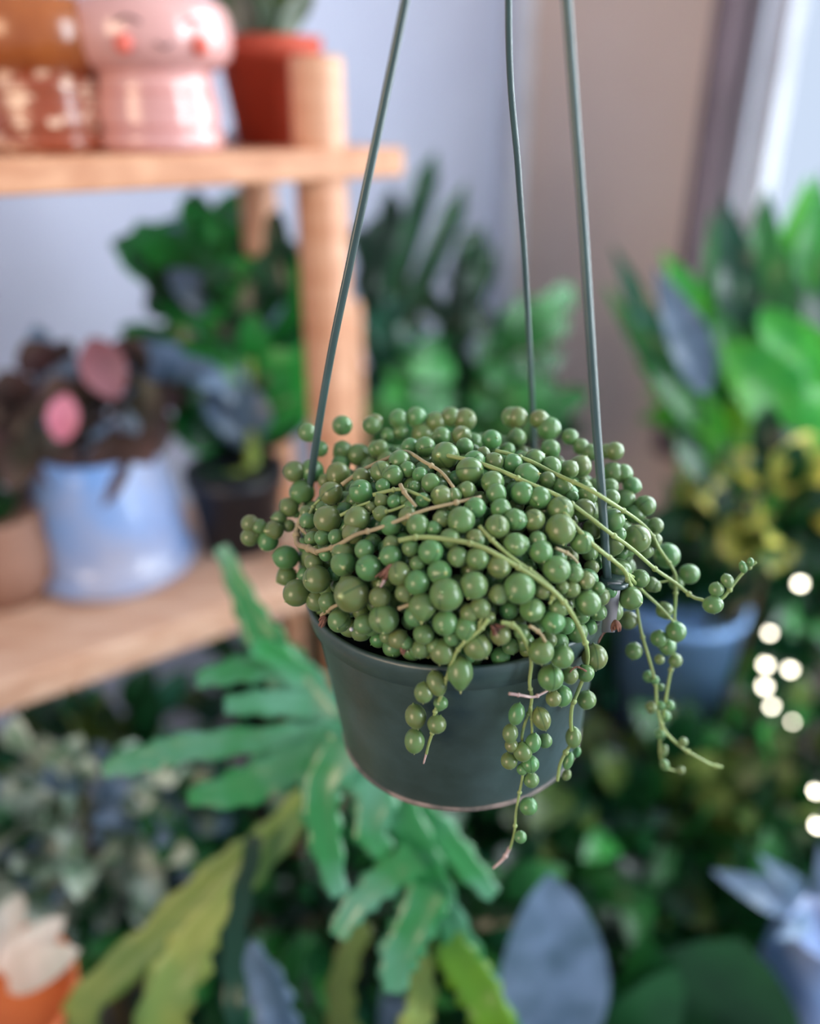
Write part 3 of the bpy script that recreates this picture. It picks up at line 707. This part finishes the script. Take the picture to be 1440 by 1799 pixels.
# hanger wires
def rib(th): return 1+.22*abs(math.cos(th))-.18*abs(math.sin(2*th))
def wire(pts, rad):
    b = MB(); pp = smooth(pts, 10); b.tube(pp, rad, 16, sect=rib)
    return b.build('hanger_wire', M_wire, hb)
def on_rim(ang, r=RR+.001, z=-.004): return RC+V((math.cos(ang)*r, math.sin(ang)*r, z))
rw = P(1067, 1018, .372); 
def through(a, px, py, q, f): # point on ray px,py at the depth interpolated between two ends
    d = (a-CAM).dot(FW)*(1-f)+(q-CAM).dot(FW)*f; return P(px, py, d)
def dinterp(y, ya, da, yb, db):   # 1/d is linear along a straight line in the image
    t = (y-ya)/(yb-ya); return 1/((1/da)*(1-t)+(1/db)*t)
dA = (APEX-CAM).dot(FW)
def wirepts(pix, dend):
    yb = pix[-1][1]
    out = [APEX]
    for x, y in pix:
        d = dinterp(y, -1044, dA, yb, dend)
        out.append(P(x, y, d))
    return out
WD = .342
def wire_x(y): return 1056+(y-860)*(11/162)
def wire_d(y): return dinterp(y, -1044, dA, 1022, WD)
def clear_wire(p, r):
    """push a pearl back so that it lies behind the right hanger wire"""
    d = (p-CAM).dot(FW); px = 720+F*(p-CAM).dot(RT)/d; py = 900-F*(p-CAM).dot(UP)/d
    if 780 < py < 1030 and abs(px-wire_x(py)) < 12+r/d*F:
        dm = wire_d(py)+r+.002
        if d < dm: return P(px, py, dm)
    return p
w1 = wire(wirepts([(995, 0), (1024, 400), (1045, 720), (1056, 860), (1067, 1022)], WD), .00185)
w2 = wire(wirepts([(712, 0), (628, 400), (582, 620), (552, 800), (528, 985)], .395), .0017)
w3 = wire(wirepts([(893, 0), (910, 300), (922, 470), (934, 700), (940, 860)], .452), .0014)
# hook cap and tab on the right
cp_ = P(1078, 1022, WD-.001)
b = MB(); b.lathe([(.0001, .0016), (.0052, .0014), (.0062, .0004), (.0060, -.0008), (.0038, -.0022), (.0001, -.0026)], cp_, 24); b.build('clip', M_wire, w1)
b = MB(); b.box(P(1073, 1068, WD), V((.0055, 0, 0)), V((0, .0012, 0)), V((0, 0, .024))); tb = b.build('tab', mat('grey pink plastic', (150, 146, 150), .4), w1)
b = MB(); b.tube(smooth([APEX+V((0, 0, -.004)), APEX+V((0, 0, .05)), APEX+V((.012, 0, .08)), V((APEX.x+.012, APEX.y-.045, 2.03)), V((APEX.x, APEX.y-.045, 2.10)), V((APEX.x, APEX.y, 2.115)), V((APEX.x, APEX.y+.045, 2.10))], 6), .002, 8)
b.ball(APEX, .005); b.build('hook', M_wire, hb)

# strands
def strand(pix, r=.00095, lift=.004, ds=None, m=M_stem, dmul=1.0, name='strand'):
    pts = []
    for i, (x, y) in enumerate(pix):
        if ds is None: pts.append(surf(x, y, lift))
        else:
            d_ = ds[i] if isinstance(ds, list) else ds
            if x < 1120 and y < 1030: d_ = min(d_, (surf(x, y)-CAM).dot(FW)-.0078)
            if abs(x-wire_x(y)) < 45 and 780 < y < 1030: d_ = min(d_, wire_d(y)-.004)
            pts.append(P(x, y, d_))
    pp = smooth(pts, 5)
    b = MB(); b.tube(pp, [r*(1-.35*i/len(pp)) for i in range(len(pp))], 8)
    # nodes
    for i in range(4, len(pp)-3, 9): b.ball(pp[i], r*1.35, nu=8, nv=6)
    return b.build(name, m, hb)
def interp(n, a, b): return [a+(b-a)*i/(n-1) for i in range(n)]
s1 = strand([(858, 1088), (842, 1108), (815, 1130), (800, 1150), (789, 1178), (778, 1215), (766, 1245), (760, 1272), (759, 1288), (752, 1310), (749, 1325)], .00085, .006)
strand([(749, 1323), (744, 1342)], .0005, .006, m=M_twig, name='dry_tip')
s2 = strand([(885, 1098), (905, 1104), (922, 1128), (933, 1160), (930, 1200), (934, 1225), (930, 1248), (918, 1285), (917, 1310), (918, 1360), (911, 1400), (906, 1430), (903, 1465), (895, 1492)], .0008, .003)
s2b = strand([(932, 1240), (934, 1270), (934, 1300)], .0007, .004)
strand([(895, 1490), (885, 1508), (866, 1526)], .0009, -.004, m=M_twig, name='dry_tip')
strand([(894, 1219), (915, 1222), (935, 1225), (950, 1220), (968, 1210)], .0007, .007, m=M_twig, name='dry_twig')
s3 = strand([(700, 950), (740, 944), (800, 950), (842, 960), (885, 982), (950, 1022), (985, 1052), (1010, 1088), (1028, 1130), (1032, 1160), (1024, 1192), (1014, 1217), (1004, 1245), (1003, 1280), (1008, 1300), (996, 1318), (984, 1342), (979, 1372)], .00105, .0062)
s3b = strand([(842, 925), (870, 955), (905, 985), (945, 1012), (972, 1040), (965, 1062)], .0009, .0045)
s4d = interp(15, .372, .366)
s4 = strand([(783, 800), (835, 812), (880, 828), (930, 850), (985, 874), (1030, 905), (1070, 936), (1110, 965), (1150, 1000), (1185, 1024), (1215, 1048), (1232, 1054), (1252, 1060), (1272, 1048), (1295, 1018), (1312, 1000), (1328, 988)], .0010, .0062,
            ds=[.377, .365, .355, .348, .343, .342, .342, .344, .350, .360, .360, .360, .360, .360, .360, .360, .360])
s5 = strand([(870, 792), (925, 808), (975, 833), (1030, 858), (1075, 885), (1120, 915), (1143, 938), (1158, 965), (1175, 990), (1186, 1012), (1186, 1050), (1184, 1085), (1187, 1105), (1181, 1160), (1174, 1200), (1168, 1238)], .00095,
            ds=[.402, .388, .372, .360, .354, .353, .356, .362, .368, .372, .376, .380, .381, .383, .385, .387])
s6 = strand([(990, 900), (1010, 925), (1045, 960), (1085, 992), (1100, 1010), (1116, 1060), (1126, 1110), (1141, 1162), (1151, 1202), (1154, 1240), (1165, 1280), (1190, 1308), (1220, 1328), (1248, 1343), (1268, 1348)], .0009,
            ds=[.338, .338, .340, .346, .350, .364, .370, .376, .382, .387, .392, .395, .398, .402, .404])
s6b = strand([(1098, 1006), (1130, 1040), (1160, 1068), (1182, 1092)], .0009, ds=[.350, .358, .365, .370])
strand([(1100, 1008), (1125, 1020), (1150, 1024), (1178, 1020)], .0008, ds=.36)
strand([(1102, 1014), (1095, 1048), (1086, 1088)], .0009, ds=.362)
s7 = strand([(1168, 1238), (1160, 1290), (1160, 1330), (1172, 1350), (1195, 1356)], .0007, ds=[.388, .398, .402, .405, .407])
strand([(555, 970), (590, 960), (625, 940), (660, 930), (700, 915), (745, 897), (790, 886), (845, 873)], .001, .0065, m=M_stemb)
strand([(558, 971), (538, 962), (522, 955), (522, 930), (530, 905), (532, 885)], .0014, .0055, m=M_stemb)
strand([(543, 905), (552, 888), (562, 878)], .0008, .006)
strand([(532, 900), (529, 888)], .0008, .006)
strand([(525, 925), (535, 935), (545, 948)], .0008, .006, m=M_stemb)
strand([(600, 852), (640, 825), (680, 806), (712, 794), (745, 812), (775, 830), (797, 858)], .001, .0055, m=M_stemb)
strand([(655, 870), (700, 860), (730, 868), (755, 880)], .0009, .0055)
strand([(598, 906), (625, 892), (650, 882)], .0008, .0055)
strand([(655, 900), (685, 898), (712, 888)], .0008, .004)
strand([(703, 852), (712, 868), (722, 880), (730, 890)], .0009, .0075, m=M_stemb)
strand([(975, 963), (1000, 975), (1015, 990)], .0008, .003, m=M_stemb)
strand([(850, 1080), (842, 1098), (838, 1112)], .0007, .005)
strand([(880, 1094), (905, 1100), (925, 1130)], .0009, .006)
strand([(930, 1100), (948, 1112), (958, 1128)], .0008, .006, m=M_stemb)
strand([(700, 1070), (720, 1062)], .0009, .004, m=M_stemb)
strand([(565, 1082), (580, 1070), (595, 1062)], .0010, .004, m=M_stemb)
# withered flowers
def withered(px, py, n, L, lift, dirn):
    b = MB(); c0 = surf(px, py, lift)
    for i in range(n):
        d = (V(dirn)+rv()*.4).normalized()*L*rnd(.6, 1)
        b.tube(smooth([c0, c0+d*.5+rv()*.0008, c0+d], 3), [.0004, .0006, .0007, .0006, .0006, .0004, .0003][:7], 5)
    b.build('withered_flower', M_dead, hb)
withered(687, 992, 16, .0085, .006, (-.6, -.2, -1)); withered(573, 1085, 12, .005, .006, (-.6, -.3, -.6)); withered(866, 1100, 12, .005, .004, (.3, -.3, -.2)); withered(1080, 1090, 14, .006, .006, (.2, -.2, -1)); withered(707, 1135, 10, .004, .004, (.3, -.3, -.3))
strand([(1078, 1098), (1060, 1112), (1050, 1130)], .0006, ds=.363, m=M_dead, name='dry_twig')
strand([(1030, 1180), (1012, 1172), (1000, 1182)], .0004, ds=.33, m=M_dead, name='dry_twig')
strand([(675, 1020), (668, 1032)], .0006, .0075, m=M_twig, name='dry_twig')

# pearls: (px, py, r[, ry]) seen in the photo
MP = """540,760,15 601,748,16 653,748,15 601,791,15 630,800,18 660,789,13 562,789,13 517,829,17 548,828,19 599,815,15 594,833,19 571,845,12 635,838,14 530,866,22 581,867,20 634,864,21
508,892,17 490,911,13 439,920,15 455,926,14 439,944,16 481,932,17 471,951,18 507,924,11 520,904,7 575,913,24 541,916,15 627,913,22 651,892,10 548,947,13 566,945,14 619,938,18 590,944,14 538,900,12
502,980,21 503,1013,18 521,1042,23 551,989,16 556,1018,24 602,972,19 603,991,22 573,975,12 648,998,23 617,1045,31 575,1058,16 596,1091,20 640,1097,18 667,1050,19 674,1088,26 687,955,14 701,1008,21 640,966,17 686,977,19 679,1119,12 700,1123,17
721,963,15 757,970,22 733,991,14 733,1024,22 710,1043,16 772,1006,21 804,979,18 839,982,20 877,996,21 784,1045,29 832,1029,24 912,1034,27 876,1045,18 742,1067,24 728,1083,18 782,1095,22 825,1078,17 843,1069,18 818,1104,21 858,1086,12 790,947,18 744,1114,18 712,1130,13 764,1136,15 740,1140,16 777,1145,22 838,1135,24 934,1072,21 879,1115,18 916,1110,14 839,949,15 905,958,21 794,1121,14
660,740,11 700,736,15 731,733,16 766,742,16 792,733,16 816,738,18 898,733,16 703,759,12 681,764,11 742,762,16 775,768,16 811,766,16 863,773,16 747,785,16 721,785,14 782,801,22 668,787,13 816,785,14 833,812,18 825,828,22 867,813,16 900,815,16 849,797,11 702,811,18 690,836,17 716,825,13 670,830,18 738,835,13 757,849,17 728,856,11 672,854,13 820,861,15 865,848,20 872,868,18 775,872,19 797,870,14 743,879,13 670,880,13 693,882,13 709,880,9 834,893,19 810,915,24 880,894,18 873,926,21 717,908,17 734,924,20 762,929,14 686,924,18 775,913,15 903,913,19 669,903,14 719,891,11 835,946,16
908,735,17 947,737,15 964,754,19 908,770,15 967,789,15 1001,768,13 1020,785,13 1036,795,14 1019,820,18 1000,825,15 1065,793,12 1079,793,15 939,807,16 968,820,16 962,844,15 988,855,17 1005,873,11 1032,871,17 925,836,20 947,875,20 917,867,20 984,896,23 984,931,26 938,914,19 908,914,18 944,949,15 950,970,20 912,957,18 1026,895,18 1071,856,15 1073,875,15 1077,832,17 1094,832,15 1110,854,15 1096,879,19 1133,889,18 1114,904,17 1076,914,20 1151,924,14 1135,924,11 1118,947,24 1149,949,13 1133,968,14 1022,953,20 1171,977,22 1085,939,14 1042,930,18 1075,957,20
1042,985,19 977,1001,24 1008,1008,16 1028,1020,16 1051,1034,11 1032,1060,22 988,1032,12 952,1038,15 980,1069,17 971,1093,21 1087,1003,21 1124,1017,16 1143,1027,13 1103,1090,16 1108,1052,20 1004,1036,14 1188,1024,13 1150,1030,11 1210,1009,17"""
TR = {  # trailing pearls by strand
 's1': "767,1201,18,23 744,1217,17,19 730,1259,19,23 728,1302,18,22 774,1236,13 767,1273,17 808,1182,23,31",
 's2': "950,1145,23 987,1154,21 967,1191,23 1001,1187,15 986,1223,19 972,1228,14 907,1255,14,20 951,1263,16,21 896,1289,14,17 936,1306,14,18 957,1302,13 918,1321,17 894,1337,15 931,1343,16 933,1371,14 917,1352,10 928,1417,16 914,1471,11 898,1310,12",
 's3': "1044,1155,23 1028,1183,16 1030,1230,17 1007,1296,14,19 1013,1322,7,10 998,1337,9,16 995,1362,8,10",
 's4': "1252,1063,18,16 1258,1036,13 1277,1021,11,13 1305,997,7,11 1318,988,6,8",
 's5': "1187,1110,18 1167,1073,15 1157,1122,15 1172,1137,15 1158,1159,9 1186,1161,12 1176,1240,9 1168,1259,10 1161,1240,8",
 's6': "1113,1144,15 1139,1189,10 1150,1195,8 1160,1208,7 1144,1243,11 1160,1290,10 1200,1304,8 1165,1320,8,11 1167,1344,8,10 1196,1354,7"}
TD = {'s4': .357, 's5': .385, 's6': .380}
par = {'s1': s1, 's2': s2, 's3': s3, 's4': s4, 's5': s5, 's6': s6}
pearls = []   # (point, r, ry, parent)
for t in MP.split():
    v = [float(k) for k in t.split(',')]
    p = surf(v[0], v[1], .0005+v[2]*.00012)
    if v[0] > 1160: p = P(v[0], v[1], .378)
    if v[0] < 480: p = P(v[0], v[1], .374)
    p = clear_wire(p, v[2]/F*.36)
    pearls.append((p, v[2]*(1.12 if v[1] < 840 else 1.04)/F*(p-CAM).dot(FW), None, hb))
for key, txt in TR.items():
    for i, t in enumerate(txt.split()):
        v = [float(k) for k in t.split(',')]
        if key in TD:
            d0 = TD[key]
            if key in ('s5', 's6'): d0 = .36+(v[1]-1010)*.000122+(.004 if i % 2 else -.001)
            p = P(v[0], v[1], d0)
        else: p = surf(v[0], v[1], .003+v[2]*.0001+(.003 if i % 2 else 0))
        d = (p-CAM).dot(FW)
        pearls.append((p, v[2]/F*d, (v[3] if len(v) > 3 else v[2])/F*d, par[key]))
def pearl_profile(n, tip=.16, pt=0.0):
    prof = [(.0001, -1.12), (.07, -1.1), (.09, -1.02)]
    for i in range(1, n):
        ph = PI*i/n; z = -math.cos(ph); r = math.sin(ph)
        if z > .3: r *= 1-pt*(z-.3); z *= 1+.25*pt*(z-.3)
        if z < -.96 or z > 1.2: continue
        prof.append((r, z))
    zt = prof[-1][1]; prof += [(.07, max(1.0, zt+.02)+pt*.1), (.04, 1.0+tip*.7+pt*.15), (.0001, 1.0+tip+pt*.15)]
    return prof
meshes = []
for tip, pt in ((.14, 0), (.12, .15), (.2, .45)):
    b = MB(); b.lathe(pearl_profile(15, tip, pt), (0, 0, 0), 24); o = b.build('tmp', M_pearl); meshes.append(o.data); bpy.data.objects.remove(o)
order = sorted(range(len(pearls)), key=lambda i: -pearls[i][1]*(1.25 if pearls[i][3] is not hb else 1)*(.75 if pearls[i][0].y > RC.y+.01 else 1))
solo = set(order[:100])
rest = MB(); wr = MB()
first = None
for i, (p, r, ry, pr) in enumerate(pearls):
    if pr is hb:
        out = (p-EC).normalized(); zax = (out*.9+rv()*.75+V((0, -.2, -.3))).normalized()
    else: zax = (V((rnd(-.5, .5), -.4, -1))).normalized()
    R = zax.to_track_quat('Z', 'Y').to_matrix()
    R = R @ Matrix.Rotation(rnd(0, 2*PI), 3, 'Z')
    sc = (r, r, (ry or r)*rnd(.98, 1.05))
    me = meshes[2] if random.random() < .1 else meshes[1] if random.random() < .4 else meshes[0]
    if i in solo:
        if first is None:
            o = bpy.data.objects.new('pearl', me); first = o
        else:
            o = first.copy(); o.data = me
        COL.objects.link(o); o.parent = pr; o.location = p-wloc(pr)
        o.rotation_mode = 'QUATERNION'; o.rotation_quaternion = R.to_quaternion(); o.scale = sc
    else:
        M = R @ Matrix.Diagonal(sc)
        n = len(rest.v); rest.add([p+M @ v.co for v in me.vertices], [tuple(f.vertices) for f in me.polygons])
# fill the mound all round
placed = [(p, r) for p, r, _, _ in pearls]
fill = 0
for k in range(9000):
    if fill > 900: break
    d = rv(); 
    if d.z < -.3: continue
    sh = rnd(.86, .93); p = EC+V((d.x*ER.x, d.y*ER.y, d.z*ER.z))*sh; r = rnd(.0032, .005)
    if p.z < RC.z+.001 and math.hypot(p.x-RC.x, p.y-RC.y) > RR-.004: continue
    if any((p-q).length < (r+rr)*.78 for q, rr in placed): continue
    if (clear_wire(p, r)-p).length > 0: continue
    placed.append((p, r)); fill += 1
    zax = (d+rv()*.8).normalized(); M = zax.to_track_quat('Z', 'Y').to_matrix() @ Matrix.Diagonal((r, r, r))
    me = meshes[k % 2]
    rest.add([p+M @ v.co for v in me.vertices], [tuple(f.vertices) for f in me.polygons])
tag(rest.build('pearls', M_pearlf, hb), kind='stuff')
b = MB(); b.ball(surf(617, 1106, .002), .0009); b.build('perlite_grain', M_white, hb)

# ------------------------------------------------------------------ light
w = bpy.data.worlds.new('world'); S.world = w; w.use_nodes = True
bg = w.node_tree.nodes['Background']; bg.inputs[0].default_value = (.66, .78, .98, 1); bg.inputs[1].default_value = .5
wn = w.node_tree.nodes; wl_ = w.node_tree.links
tc = wn.new('ShaderNodeTexCoord'); dt = wn.new('ShaderNodeVectorMath'); dt.operation = 'DOT_PRODUCT'
dt.inputs[1].default_value = (.55, .83, -.05); wl_.new(tc.outputs['Generated'], dt.inputs[0])
mr = wn.new('ShaderNodeMapRange'); mr.interpolation_type = 'SMOOTHSTEP'
mr.inputs['From Min'].default_value = .5; mr.inputs['From Max'].default_value = .95; mr.inputs['To Min'].default_value = .5; mr.inputs['To Max'].default_value = 1.1
wl_.new(dt.outputs['Value'], mr.inputs['Value']); wl_.new(mr.outputs[0], bg.inputs[1])
def area(name, loc, target, sx, sy, pw, col):
    l = bpy.data.lights.new(name, 'AREA'); l.shape = 'RECTANGLE'; l.size = sx; l.size_y = sy; l.energy = pw; l.color = col
    o = bpy.data.objects.new(name, l); COL.objects.link(o); o.location = loc
    o.rotation_euler = (V(target)-V(loc)).to_track_quat('-Z', 'Y').to_euler(); return o
wl = CORN+rd*1.25+du*.16
area('window_daylight', (wl.x, wl.y, 1.65), (wl.x-du.x, wl.y-du.y, 1.35), 1.0, 1.4, 42, (.84, .94, 1))
area('side_fill', (1.55, .02, 1.58), (.05, .45, 1.2), .8, 1.3, 54, (.84, .93, 1))  # added fill at the right, widens the highlights; no window stands there
area('warm_fill', (-1.1, -.9, 1.7), (0, .4, 1.3), .8, .8, 17, (1, .74, .5))  # added warm fill from the front left, no lamp stands there
S.view_settings.view_transform = 'Standard'; S.view_settings.look = 'None'
S.view_settings.exposure = 0.12; S.view_settings.gamma = 1
